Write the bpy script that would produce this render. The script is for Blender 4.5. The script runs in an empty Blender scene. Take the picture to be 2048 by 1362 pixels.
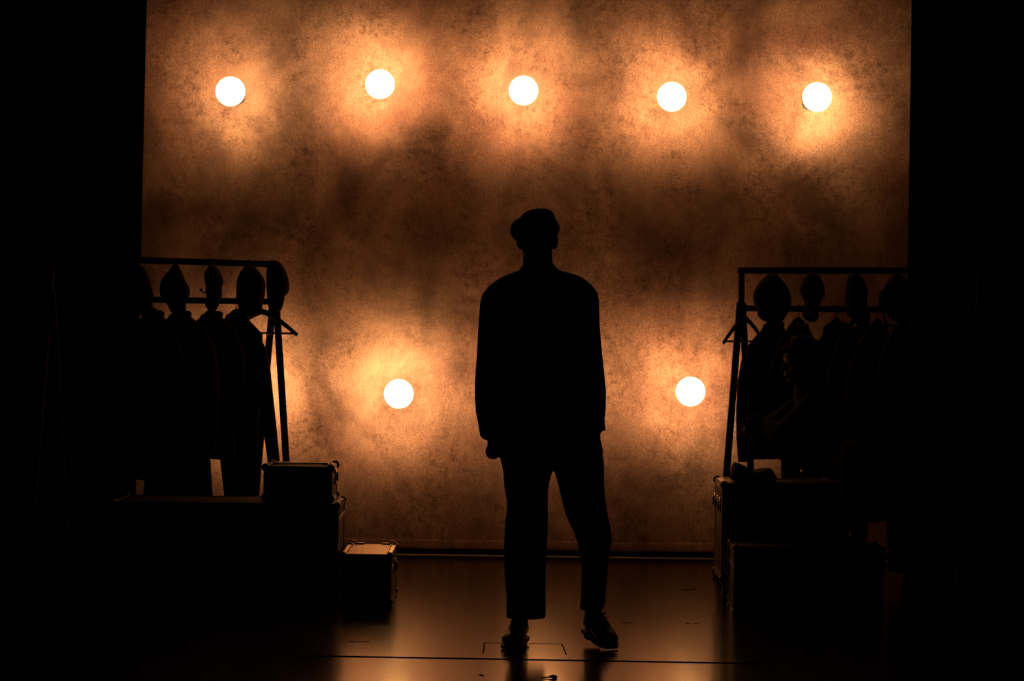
import bpy, bmesh, math, random
from mathutils import Vector, Matrix, noise

S = bpy.context.scene
C = S.collection
PI = math.pi

# ------------------------------------------------------------------ camera, world, exposure
CAM = Vector((0.0, -10.0, 1.394))
FPX = 4820.0                      # focal length in pixels of the 2048 px wide frame
ROLL = 0.0138
PITCH = math.atan(51.0 / FPX)
FWD = Vector((0, math.cos(PITCH), -math.sin(PITCH)))
R0 = Vector((1, 0, 0))
U0 = Vector((0, math.sin(PITCH), math.cos(PITCH)))
RGT = R0 * math.cos(ROLL) + U0 * math.sin(ROLL)
UPV = U0 * math.cos(ROLL) - R0 * math.sin(ROLL)
cam_data = bpy.data.cameras.new('camera')
cam = bpy.data.objects.new('camera', cam_data)
C.objects.link(cam)
cam_data.sensor_width = 36.0
cam_data.lens = FPX / 2048.0 * 36.0
cam_data.clip_end = 100
m4 = Matrix((RGT, UPV, -FWD)).transposed().to_4x4()
m4.translation = CAM
cam.matrix_world = m4
S.camera = cam

world = bpy.data.worlds.new('dark_house')
world.use_nodes = True
world.node_tree.nodes['Background'].inputs[0].default_value = (0, 0, 0, 1)
world.node_tree.nodes['Background'].inputs[1].default_value = 0.0
S.world = world
S.view_settings.view_transform = 'Standard'
S.view_settings.look = 'None'
S.view_settings.exposure = 0.0
S.view_settings.gamma = 1.0
S.view_settings.use_curve_mapping = False
S.cycles.sample_clamp_indirect = 6.0
S.cycles.max_bounces = 8

LAMP_GLOW = (1.0, 0.79, 0.50)     # colour of the added rear glow and halo spots
REAR_GLOW = 34.0                  # unseen rear glow, added to light a halo on the cloth
HALO_BEAM = 17.5                      # watts of the unseen spot added behind each lamp for its halo
LAMP_FRONT = 11.0                  # frosted front half


def P(px, py, Y):
    """The point of the plane at depth Y seen at a pixel of the photograph."""
    d = FWD * FPX + RGT * (px - 1024.0) - UPV * (py - 681.0)
    return CAM + d * ((Y - CAM.y) / d.y)


# ------------------------------------------------------------------ materials
def new_mat(name):
    m = bpy.data.materials.new(name)
    m.use_nodes = True
    nt = m.node_tree
    return m, nt, nt.nodes['Principled BSDF']


def N(nt, kind, **kw):
    n = nt.nodes.new(kind)
    for k, v in kw.items():
        setattr(n, k, v)
    return n


def plain(name, c1, c2, rough=0.6, scale=30.0, metal=0.0, bump=0.0, spec=0.5, coords='Object', sheen=0.0):
    m, nt, b = new_mat(name)
    tc = N(nt, 'ShaderNodeTexCoord')
    nz = N(nt, 'ShaderNodeTexNoise')
    nz.inputs['Scale'].default_value = scale
    nz.inputs['Detail'].default_value = 5
    nt.links.new(tc.outputs[coords], nz.inputs['Vector'])
    r = N(nt, 'ShaderNodeValToRGB')
    r.color_ramp.elements[0].position = 0.35
    r.color_ramp.elements[0].color = (*c1, 1)
    r.color_ramp.elements[1].position = 0.65
    r.color_ramp.elements[1].color = (*c2, 1)
    nt.links.new(nz.outputs['Fac'], r.inputs['Fac'])
    nt.links.new(r.outputs['Color'], b.inputs['Base Color'])
    b.inputs['Roughness'].default_value = rough
    b.inputs['Metallic'].default_value = metal
    b.inputs['Specular IOR Level'].default_value = spec
    if sheen:
        b.inputs['Sheen Weight'].default_value = sheen
    if bump:
        bp = N(nt, 'ShaderNodeBump')
        bp.inputs['Strength'].default_value = bump
        bp.inputs['Distance'].default_value = 0.004
        nt.links.new(nz.outputs['Fac'], bp.inputs['Height'])
        nt.links.new(bp.outputs['Normal'], b.inputs['Normal'])
    return m


M = {}
M['drape'] = plain('black_velour', (.0035, .0033, .0032), (.006, .0055, .005), .95, 60, spec=.1)
M['black_wall'] = plain('black_paint', (.004, .004, .004), (.007, .0065, .006), .9, 8, spec=.1)
M['wool'] = plain('dark_wool', (.010, .009, .008), (.018, .015, .013), .92, 160, bump=.3, spec=.15)
M['tweed'] = plain('brown_tweed', (.014, .010, .008), (.026, .018, .012), .95, 200, bump=.4, spec=.15)
M['navy'] = plain('dark_navy_cloth', (.008, .009, .012), (.015, .015, .019), .92, 150, bump=.3, spec=.15)
M['skin'] = plain('skin', (.19, .105, .072), (.23, .13, .09), .65, 40, spec=.15)
M['hair_dark'] = plain('dark_hair', (.012, .008, .006), (.03, .018, .012), .6, 120)
M['hair_red'] = plain('auburn_hair', (.045, .014, .006), (.09, .028, .011), .85, 120, spec=.12)
M['leather'] = plain('black_leather', (.010, .008, .007), (.02, .015, .012), .3, 60, bump=.1)
M['sole'] = plain('shoe_sole', (.01, .009, .008), (.02, .016, .012), .7, 60)
M['rack'] = plain('black_steel_tube', (.006, .006, .006), (.010, .0095, .009), .75, 40, spec=.12)
M['hanger_wood'] = plain('dark_hanger_wood', (.05, .025, .012), (.09, .045, .02), .5, 50)
M['wire'] = plain('hanger_wire', (.25, .24, .22), (.35, .33, .3), .35, 40, metal=1)
M['laminate'] = plain('dark_case_laminate', (.014, .008, .006), (.026, .015, .010), .55, 90, bump=.15, spec=.35)
M['laminate_brown'] = plain('brown_case_laminate', (.16, .075, .03), (.24, .115, .048), .55, 90, bump=.15)
M['alu'] = plain('worn_aluminium', (.66, .54, .39), (.84, .70, .52), .28, 70, metal=1, bump=.1)
M['steel'] = plain('dull_steel', (.10, .095, .09), (.20, .19, .18), .4, 60, metal=1)
M['rubber'] = plain('black_rubber', (.008, .008, .008), (.014, .014, .013), .7, 60)
M['pale_orange'] = plain('pale_orange_strip', (.42, .22, .09), (.54, .30, .13), .6, 25)  # colour of the painted light line below the cloth, and of the stub stem
M['groove'] = plain('dark_floor_gap', (.002, .002, .002), (.004, .004, .003), 1.0, 30, spec=.0)
M['iron'] = plain('black_iron', (.012, .011, .010), (.02, .018, .016), .6, 40)


def glow_mat(name, power, col):
    m = bpy.data.materials.new(name)
    m.use_nodes = True
    nt = m.node_tree
    nt.nodes.remove(nt.nodes['Principled BSDF'])
    out = nt.nodes['Material Output']
    e = N(nt, 'ShaderNodeEmission')
    e.inputs['Color'].default_value = (*col, 1)
    e.inputs['Strength'].default_value = power
    nt.links.new(e.outputs[0], out.inputs['Surface'])
    return m


M['glow'] = glow_mat('rear_halo_glow', REAR_GLOW, LAMP_GLOW)
M['frost'] = glow_mat('frosted_lamp_glass', LAMP_FRONT, (1.0, .47, .13))


def cloth_mat():
    """A stained canvas: brown with big soft blotches, small dark flecks and a fine weave."""
    m, nt, b = new_mat('stained_canvas')
    L = nt.links.new
    tc = N(nt, 'ShaderNodeTexCoord')

    def nz(scale, detail=4.0, rough=.55, dist=0.0, stretch=(1, 1, 1), off=(0, 0, 0)):
        mp = N(nt, 'ShaderNodeMapping')
        mp.inputs['Scale'].default_value = stretch
        mp.inputs['Location'].default_value = off
        L(tc.outputs['Object'], mp.inputs['Vector'])
        t = N(nt, 'ShaderNodeTexNoise')
        t.inputs['Scale'].default_value = scale
        t.inputs['Detail'].default_value = detail
        t.inputs['Roughness'].default_value = rough
        t.inputs['Distortion'].default_value = dist
        L(mp.outputs[0], t.inputs['Vector'])
        return t.outputs['Fac']

    def ramp(fac, p0, p1, c0, c1):
        r = N(nt, 'ShaderNodeValToRGB')
        r.color_ramp.elements[0].position = p0
        r.color_ramp.elements[1].position = p1
        r.color_ramp.elements[0].color = (*c0, 1)
        r.color_ramp.elements[1].color = (*c1, 1)
        L(fac, r.inputs['Fac'])
        return r.outputs['Color']

    def mix(a, bb, mode='MULTIPLY', f=1.0):
        x = N(nt, 'ShaderNodeMix', data_type='RGBA', blend_type=mode)
        x.inputs['Factor'].default_value = f
        L(a, x.inputs[6])
        L(bb, x.inputs[7])
        return x.outputs[2]

    base = ramp(nz(1.1, 4, .6, .6), .32, .68, (.40, .152, .078), (.62, .278, .138))
    blot = ramp(nz(2.6, 6, .62, .5, (1, 1, .8), (3, 0, 1)), .36, .62, (.50, .50, .52), (1.12, 1.10, 1.10))
    cloud = ramp(nz(.75, 3, .5, .3, (1.2, 1, .9), (9, 0, 4)), .34, .66, (.70, .66, .64), (1.12, 1.14, 1.14))
    fleck = ramp(nz(20, 8, .78, .2), .38, .52, (.34, .34, .33), (1.0, 1.0, 1.0))
    patch = ramp(nz(3.0, 2, .5, .0, off=(5, 0, 7)), .42, .60, (1, 1, 1), (.25, .25, .25))
    fl2 = N(nt, 'ShaderNodeMix', data_type='RGBA', blend_type='MIX')
    L(patch, fl2.inputs['Factor'])
    L(fleck, fl2.inputs[6])
    fl2.inputs[7].default_value = (1, 1, 1, 1)
    grain = ramp(nz(150, 2, .8), .30, .70, (.55, .55, .55), (1.38, 1.38, 1.38))
    weave = ramp(nz(60, 3, .7, 0, (1, 1, .35)), .30, .70, (.88, .87, .86), (1.1, 1.1, 1.1))
    c = mix(base, blot)
    c = mix(c, cloud)
    c = mix(c, fl2.outputs[2])
    c = mix(c, grain)
    c = mix(c, weave)
    L(c, b.inputs['Base Color'])
    b.inputs['Roughness'].default_value = 1.0
    b.inputs['Specular IOR Level'].default_value = 0.0
    return m


M['canvas'] = cloth_mat()


def floor_mat():
    m, nt, b = new_mat('painted_stage_boards')
    L = nt.links.new
    tc = N(nt, 'ShaderNodeTexCoord')
    mp = N(nt, 'ShaderNodeMapping')
    mp.inputs['Scale'].default_value = (1, .16, 1)
    L(tc.outputs['Object'], mp.inputs['Vector'])
    a = N(nt, 'ShaderNodeTexNoise')
    a.inputs['Scale'].default_value = 3
    a.inputs['Detail'].default_value = 8
    a.inputs['Roughness'].default_value = .7
    L(mp.outputs[0], a.inputs['Vector'])
    g = N(nt, 'ShaderNodeTexNoise')
    g.inputs['Scale'].default_value = 190
    g.inputs['Detail'].default_value = 2
    L(mp.outputs[0], g.inputs['Vector'])
    r = N(nt, 'ShaderNodeValToRGB')
    r.color_ramp.elements[0].position = .3
    r.color_ramp.elements[1].position = .7
    r.color_ramp.elements[0].color = (.010, .006, .004, 1)
    r.color_ramp.elements[1].color = (.022, .013, .008, 1)
    L(a.outputs['Fac'], r.inputs['Fac'])
    L(r.outputs['Color'], b.inputs['Base Color'])
    rr = N(nt, 'ShaderNodeMapRange')
    rr.inputs['To Min'].default_value = .11
    rr.inputs['To Max'].default_value = .21
    L(a.outputs['Fac'], rr.inputs['Value'])
    L(rr.outputs[0], b.inputs['Roughness'])
    sp = N(nt, 'ShaderNodeMapRange')
    sp.inputs['From Min'].default_value = .3
    sp.inputs['From Max'].default_value = .7
    sp.inputs['To Min'].default_value = .30
    sp.inputs['To Max'].default_value = 1.15
    L(g.outputs['Fac'], sp.inputs['Value'])
    L(sp.outputs[0], b.inputs['Specular IOR Level'])
    b.inputs['IOR'].default_value = 1.5
    return m


M['floor'] = floor_mat()


# ------------------------------------------------------------------ mesh helpers
class MB:
    def __init__(self):
        self.v = []
        self.f = []

    def add(self, vs, fs):
        o = len(self.v)
        self.v += [Vector(p) for p in vs]
        self.f += [[i + o for i in f] for f in fs]
        return self

    def box(self, a, b, bevel=0.0):
        (x0, y0, z0), (x1, y1, z1) = a, b
        bm = bmesh.new()
        bmesh.ops.create_cube(bm, size=1.0)
        for q in bm.verts:
            q.co = Vector((x0 + (q.co.x + .5) * (x1 - x0), y0 + (q.co.y + .5) * (y1 - y0), z0 + (q.co.z + .5) * (z1 - z0)))
        if bevel:
            bmesh.ops.bevel(bm, geom=bm.edges[:], offset=bevel, segments=2, profile=.5, affect='EDGES')
        self.frombm(bm)
        return self

    def frombm(self, bm):
        bm.verts.index_update()
        self.add([q.co.copy() for q in bm.verts], [[q.index for q in f.verts] for f in bm.faces])
        bm.free()

    def sphere(self, c, r, seg=20, rings=12):
        if not hasattr(r, '__len__'):
            r = (r, r, r)
        vs = [Vector((c[0], c[1], c[2] - r[2]))]
        for j in range(1, rings):
            th = PI * j / rings
            for i in range(seg):
                ph = 2 * PI * i / seg
                vs.append(Vector((c[0] + r[0] * math.sin(th) * math.cos(ph), c[1] + r[1] * math.sin(th) * math.sin(ph), c[2] - r[2] * math.cos(th))))
        vs.append(Vector((c[0], c[1], c[2] + r[2])))
        fs = []
        for i in range(seg):
            fs.append([0, 1 + (i + 1) % seg, 1 + i])
        for j in range(rings - 2):
            for i in range(seg):
                a = 1 + j * seg
                fs.append([a + i, a + (i + 1) % seg, a + seg + (i + 1) % seg, a + seg + i])
        a = 1 + (rings - 2) * seg
        for i in range(seg):
            fs.append([a + i, a + (i + 1) % seg, len(vs) - 1])
        return self.add(vs, fs)

    def rings(self, rs):
        """Closed loft through rings of equal size."""
        n = len(rs[0])
        vs = [p for r in rs for p in r]
        fs = []
        for j in range(len(rs) - 1):
            for i in range(n):
                fs.append([j * n + i, j * n + (i + 1) % n, (j + 1) * n + (i + 1) % n, (j + 1) * n + i])
        c0 = sum((Vector(p) for p in rs[0]), Vector()) / n
        c1 = sum((Vector(p) for p in rs[-1]), Vector()) / n
        vs += [c0, c1]
        k = len(vs)
        for i in range(n):
            fs.append([(i + 1) % n, i, k - 2])
            fs.append([(len(rs) - 1) * n + i, (len(rs) - 1) * n + (i + 1) % n, k - 1])
        return self.add(vs, fs)

    def tube(self, pts, rad, n=12, flat=None, balls=False):
        """A round tube along points; rad a number or one per point; flat=(axis, factor) squashes the section along axis."""
        pts = [Vector(p) for p in pts]
        if not hasattr(rad, '__len__'):
            rad = [rad] * len(pts)
        rs = []
        ref = None
        for i, p in enumerate(pts):
            t = (pts[min(i + 1, len(pts) - 1)] - pts[max(i - 1, 0)]).normalized()
            if ref is None:
                ref = Vector((1, 0, 0)) if abs(t.x) < .8 else Vector((0, 1, 0))
            u = (ref - t * ref.dot(t)).normalized()
            w = t.cross(u)
            ref = u
            ring = []
            for k in range(n):
                a = 2 * PI * k / n
                o = (u * math.cos(a) + w * math.sin(a)) * rad[i]
                if flat:
                    ax = Vector(flat[0])
                    o -= ax * o.dot(ax) * (1 - flat[1])
                ring.append(p + o)
            rs.append(ring)
        self.rings(rs)
        if balls:
            self.sphere(pts[0], rad[0], 12, 8)
            self.sphere(pts[-1], rad[-1], 12, 8)
        return self

    def bar(self, a, b, w, h=None):
        """A square bar from a to b."""
        a, b = Vector(a), Vector(b)
        h = h or w
        t = (b - a).normalized()
        ref = Vector((0, 0, 1)) if abs(t.z) < .9 else Vector((0, 1, 0))
        u = t.cross(ref).normalized() * (w / 2)
        v = u.cross(t).normalized() * (h / 2)
        r = [[p + u * i + v * j for i, j in ((1, 1), (-1, 1), (-1, -1), (1, -1))] for p in (a, b)]
        return self.rings(r)

    def lathe(self, prof, c, axis='Z', n=24):
        rs = []
        for r, h in prof:
            ring = []
            for k in range(n):
                a = 2 * PI * k / n
                x, y = r * math.cos(a), r * math.sin(a)
                if axis == 'Z':
                    q = Vector((x, y, h))
                elif axis == 'Y':
                    q = Vector((x, h, y))
                else:
                    q = Vector((h, x, y))
                ring.append(q + Vector(c))
            rs.append(ring)
        return self.rings(rs)

    def mesh(self, name, offset=None, smooth=True):
        off = Vector(offset) if offset is not None else Vector()
        me = bpy.data.meshes.new(name)
        me.from_pydata([tuple(p - off) for p in self.v], [], self.f)
        bm = bmesh.new()
        bm.from_mesh(me)
        bmesh.ops.recalc_face_normals(bm, faces=bm.faces)
        bm.to_mesh(me)
        bm.free()
        if smooth:
            me.polygons.foreach_set('use_smooth', [True] * len(me.polygons))
            try:
                me.set_sharp_from_angle(angle=math.radians(38))
            except Exception:
                pass
        me.update()
        return me


WORLD_AT = {}


def link(name, me, mat, parent=None, loc=None):
    o = bpy.data.objects.new(name, me)
    C.objects.link(o)
    if mat and not me.materials:
        me.materials.append(mat)
    if parent:
        o.parent = parent
    base = WORLD_AT.get(parent.name, Vector()) if parent else Vector()
    if loc is not None:
        o.location = Vector(loc) - base
        WORLD_AT[o.name] = Vector(loc)
    else:
        WORLD_AT[o.name] = base.copy()
    return o


def part(name, mb, mat, parent, smooth=True):
    """A part whose shape was given in stage coordinates, hung under its thing."""
    return link(name, mb.mesh(name, WORLD_AT[parent.name], smooth), mat, parent)


def tag(o, label, cat, group=None):
    o['label'] = label
    o['category'] = cat
    if group:
        o['group'] = group
    return o


def thing(name, label, cat, loc, group=None):
    o = bpy.data.objects.new(name, None)
    o.empty_display_size = .1
    C.objects.link(o)
    o.location = loc
    WORLD_AT[o.name] = Vector(loc)
    return tag(o, label, cat, group)


def struct(name, mb, mat, smooth=False):
    o = link(name, mb.mesh(name, None, smooth), mat)
    o['kind'] = 'structure'
    return o


def fused(mb, voxel=.008, smooth=3, fac=.5, wob=0.0, wscale=12.0):
    """One continuous surface around everything in mb (overlapping closed shapes melt together)."""
    o = bpy.data.objects.new('tmp', mb.mesh('tmp', None, False))
    C.objects.link(o)
    r = o.modifiers.new('r', 'REMESH')
    r.mode = 'VOXEL'
    r.voxel_size = voxel
    if smooth:
        s = o.modifiers.new('s', 'SMOOTH')
        s.factor = fac
        s.iterations = smooth
    dg = bpy.context.evaluated_depsgraph_get()
    dg.update()
    me = bpy.data.meshes.new_from_object(o.evaluated_get(dg))
    old = o.data
    bpy.data.objects.remove(o)
    bpy.data.meshes.remove(old)
    out = MB()
    out.v = [q.co.copy() for q in me.vertices]
    out.f = [list(p.vertices) for p in me.polygons]
    if wob:
        nr = [q.normal.copy() for q in me.vertices]
        for i, p in enumerate(out.v):
            out.v[i] = p + nr[i] * wob * noise.noise(Vector((p.x * wscale, p.y * wscale, p.z * wscale * .45)))
    bpy.data.meshes.remove(me)
    return out


def smooth_closed(pts, n=72):
    """Catmull-Rom through a closed list of 3-D points."""
    k = len(pts)
    out = []
    for i in range(n):
        t = i * k / n
        j = int(t)
        f = t - j
        p0, p1, p2, p3 = (pts[(j + q - 1) % k] for q in range(4))
        out.append(.5 * ((2 * p1) + (p2 - p0) * f + (2 * p0 - 5 * p1 + 4 * p2 - p3) * f * f + (3 * p1 - p0 - 3 * p2 + p3) * f ** 3))
    return out


def pillow(outline, Y, thick, yaw=0.0, lump=0.0, seed=0.0, m=7):
    """A rounded, stuffed shape whose outline (pixels of the photograph) stands at depth Y; it is as deep as 2 * thick."""
    ring = smooth_closed([P(x, y, Y) for x, y in outline])
    c = sum(ring, Vector()) / len(ring)
    rs = []
    for j in range(-m, m + 1):
        th = j / m * PI / 2 * .985
        r = math.cos(th) ** .75
        d = thick * math.sin(th)
        rg = []
        for p in ring:
            q = c + (p - c) * r + Vector((0, d, 0))
            if lump:
                e = lump * noise.noise(Vector((q.x * 22 + seed, q.y * 22, q.z * 22 + seed)))
                q = q + Vector((0, e, 0)) + (p - c).normalized() * e * .3 * abs(math.sin(th))
            if yaw:
                q = q + Vector((0, (q.x - c.x) * math.tan(yaw), 0))
            rg.append(q)
        rs.append(rg)
    return MB().rings(rs)


def ring_px(py, xl, xr, d, Y, n=28, e=2.4):
    """A level, rounded ring spanning xl..xr in the photograph at depth Y, d deep on either side."""
    a, b = P(xl, py, Y), P(xr, py, Y)
    c, h = (a + b) / 2, (b - a) / 2
    out = []
    for k in range(n):
        t = 2 * PI * k / n
        ct, st = math.cos(t), math.sin(t)
        x = math.copysign(abs(ct) ** (2 / e), ct)
        y = math.copysign(abs(st) ** (2 / e), st)
        out.append(c + h * x + Vector((0, d * y, 0)))
    return out


def loft_px(mb, rows, Y, e=2.4):
    """rows: (py, xl, xr, depth[, dY])"""
    mb.rings([ring_px(r[0], r[1], r[2], r[3], Y + (r[4] if len(r) > 4 else 0), e=e) for r in rows])
    return mb


# ------------------------------------------------------------------ the setting
struct('floor', MB().box((-7, -12, -.1), (7, 4.8, 0)), M['floor'])
struct('wall_back', MB().box((-7, 4.8, 0), (7, 5.0, 6.2)), M['black_wall'])
struct('wall_left', MB().box((-7.2, -2, 0), (-7, 4.8, 6.2)), M['black_wall'])
struct('wall_right', MB().box((7, -2, 0), (7.2, 4.8, 6.2)), M['black_wall'])
struct('ceiling', MB().box((-7.2, -2, 6.2), (7.2, 5.0, 6.35)), M['black_wall'])


def floor_pt(px, py):
    d = FWD * FPX + RGT * (px - 1024.0) - UPV * (py - 681.0)
    return CAM + d * (-CAM.z / d.z)


def seam(name, pairs, w=.005):
    mb = MB()
    for (a, b) in pairs:
        a, b = floor_pt(*a), floor_pt(*b)
        t = (b - a).normalized()
        u = Vector((-t.y, t.x, 0)) * w / 2
        z0, z1 = Vector((0, 0, .0002)), Vector((0, 0, .0009))
        mb.rings([[a + u + z0, a - u + z0, a - u + z1, a + u + z1], [b + u + z0, b - u + z0, b - u + z1, b + u + z1]])
    o = struct(name, mb, M['groove'])
    return o


seam('board_seam', [((560, 1311), (1560, 1328))], .034)  # seam across the boards
seam('hatch_outline', [((967, 1306.5), (968.5, 1286)), ((968.5, 1286), (1124, 1288)), ((1124, 1288), (1132.5, 1309.5))], .005)  # outline of the trapdoor
seam('scuff_marks', [((1246, 1245.6), (1253, 1245.8)), ((1257, 1246), (1264, 1245.6)), ((1372, 1246.4), (1382, 1246.6)), ((1386, 1246.2), (1397, 1247)), ((1356, 1178.5), (1372, 1179.4)), ((1370, 1181), (1392, 1177.4)),
                ((700, 1283), (712, 1284)), ((716, 1284), (738, 1283.4)), ((960, 1349), (966, 1352))], .012)  # dark scuff marks on the boards

# the stained cloth across the back of the stage
YC = 3.95
bd = thing('backdrop', 'stained brown canvas backdrop cloth hung across the stage behind the lamps', 'backdrop cloth', (0, YC, 0))
mb = MB()
nx, nz_ = 60, 40
front, back = [], []
for j in range(nz_ + 1):
    for i in range(nx + 1):
        x = -3.4 + 6.8 * i / nx
        z = .08 + 4.6 * j / nz_
        y = YC + .006 * noise.noise(Vector((x * 1.1, 0, z * .5)))
        front.append(Vector((x, y, z)))
        back.append(Vector((x, y + .004, z)))
fs = []
w = nx + 1
nf = len(front)
for j in range(nz_):
    for i in range(nx):
        a = j * w + i
        fs.append([a, a + 1, a + w + 1, a + w])
        fs.append([nf + a, nf + a + w, nf + a + w + 1, nf + a + 1])
for j in range(nz_):
    for i in (0, nx):
        a = j * w + i
        fs.append([a, a + w, nf + a + w, nf + a])
for i in range(nx):
    for j in (0, nz_):
        a = j * w + i
        fs.append([a, a + 1, nf + a + 1, nf + a])
mb.add(front + back, fs)
part('cloth', mb, M['canvas'], bd)
hem = MB()
rs = []
for x in [-3.4 + .1 * k for k in range(69)]:
    wv = .002 * noise.noise(Vector((x * 3, 1, 0)))
    rs.append([Vector((x, YC - .004 + .0045 * math.cos(a), .0615 + wv + .0265 * math.sin(a))) for a in [2 * PI * k / 16 for k in range(16)]])
hem.rings(rs)
part('hem_pocket', hem, M['canvas'], bd)
light_line = link('floor_light_line', MB().box((-2.9, YC - .050, 0), (2.9, YC - .012, .003)).mesh('floor_light_line', None, False), M['pale_orange'])  # added strip: its colour paints the line of light under the cloth
tag(light_line, 'thin painted line of light along the floor at the foot of the backdrop', 'painted light strip')


# ------------------------------------------------------------------ black curtains at either side
def curtain(x0, x1, Y, z1, label, seed, lean=0.0, n=90):
    mb = MB()
    rs = []
    tot = []
    for i in range(n + 1):
        t = i / n
        x = x0 + (x1 - x0) * t
        y = Y + .045 * math.sin(t * abs(x1 - x0) * 2 * PI / .19 + seed) * min(1, t * 8)
        tot.append((x, y))
    vs, fs = [], []
    for (x, y) in tot:
        vs += [Vector((x - lean, y - .006, 0)), Vector((x - lean, y + .006, 0)), Vector((x, y + .006, z1)), Vector((x, y - .006, z1))]
    mb.rings([vs[4 * i:4 * i + 4] for i in range(n + 1)])
    o = link('stage_curtain', mb.mesh('stage_curtain'), M['drape'])
    tag(o, label, 'curtain')
    return o


YL = 3.28
eL, eR = P(298.5, 300, YL).x, P(1819, 300, YL).x
curtain(eL, -5.6, YL, 5.6, 'black pleated stage curtain beside the rack with five caps', .4, .055)
curtain(eR, 5.6, YL, 5.6, 'black pleated stage curtain behind the seated person and the four caps', 1.3)

# ------------------------------------------------------------------ round lamps in front of the cloth
YLAMP = 3.46
RL = .0862
LAMPS = [
    (461, 183, 'glowing round lamp nearest the curtain above the rack of five caps'),
    (760, 168.5, 'glowing round lamp second from the rack of five caps, upper row'),
    (1047, 181, 'glowing round lamp straight above the cap of the standing person'),
    (1343.5, 193.5, 'glowing round lamp in the upper row, between the standing person and the far lamp'),
    (1634, 194.5, 'glowing round lamp high above the rack where the person sits'),
    (797.5, 787.5, 'glowing round lamp, lower row, above the smallest case beside the standing person'),
    (1381, 783, 'glowing round lamp, lower row, beside the empty hanger and the tall flight case'),
    (1089, 787, 'round lamp, lower row, hidden behind the back of the standing person'),
    (500, 790, 'round lamp, lower row, hidden behind the hanging jacket sleeve'),
]


def lamp_proto():
    t = thing('stage_lamp', '', 'lamp', (0, 0, 0), 'round lamps in front of the backdrop')
    def dome(s):
        pr = [(RL * math.sin(PI / 2 * k / 16), -s * RL * math.cos(PI / 2 * k / 16)) for k in range(1, 17)]
        return MB().lathe([(.001, -s * RL)] + pr, (0, 0, 0), 'Y', 48)
    fg = dome(1)
    fg.v = [p * .962 for p in fg.v]
    part('front_globe', fg, M['frost'], t)
    rg = dome(-1)
    rg.v = [p * .86 for p in rg.v]
    part('rear_glow', rg, M['glow'], t)  # added dome, unseen from the front, glows back onto the cloth
    r0, r1, c_ = RL * .966, RL * .99, RL * .80
    part('collar', MB().rings([[Vector((r * math.cos(a), y, r * math.sin(a))) for r, y in ((r0, -RL * .06), (RL * .976, -RL * .06), (RL * .90, c_), (RL * .88, c_))]
                               for a in [2 * PI * k / 48 for k in range(49)]]), M['iron'], t)  # added ring that narrows the rear glow into a halo
    part('stem', MB().tube([(0, .075, 0), (0, YC - YLAMP - .012, 0)], .0045), M['iron'], t)
    part('mounting_plate', MB().lathe([(.002, YC - YLAMP - .018), (.024, YC - YLAMP - .017), (.024, YC - YLAMP - .009), (.002, YC - YLAMP - .008)], (0, 0, 0), 'Y'), M['iron'], t)
    return t


STRENGTH = (.78, 1.0, 1.4, 1.0, .82, 1.2, 1.2, .9, .75)
lp = lamp_proto()
for i, (x, y, lab) in enumerate(LAMPS):
    if i == 0:
        o = lp
    else:
        o = lp.copy()
        C.objects.link(o)
        for ch in list(lp.children):
            c = ch.copy()
            c.parent = o
            C.objects.link(c)
    o.location = P(x, y, YLAMP)
    o['label'] = lab
    ld_ = bpy.data.lights.new('halo_beam', 'SPOT')
    ld_.energy = HALO_BEAM * STRENGTH[i]
    ld_.color = LAMP_GLOW
    ld_.spot_size = math.radians(132)
    ld_.spot_blend = 1.0
    ld_.shadow_soft_size = .035
    lo = bpy.data.objects.new('halo_beam', ld_)  # added spot, throws the halo onto the cloth
    C.objects.link(lo)
    lo.parent = o
    lo.location = (0, .085, 0)
    aim = P(x + .022 * (x - 1024), y + .012 * (y - 681), YC) - (P(x, y, YLAMP) + Vector((0, .085, 0)))
    lo.rotation_euler = aim.to_track_quat('-Z', 'Y').to_euler()


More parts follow.
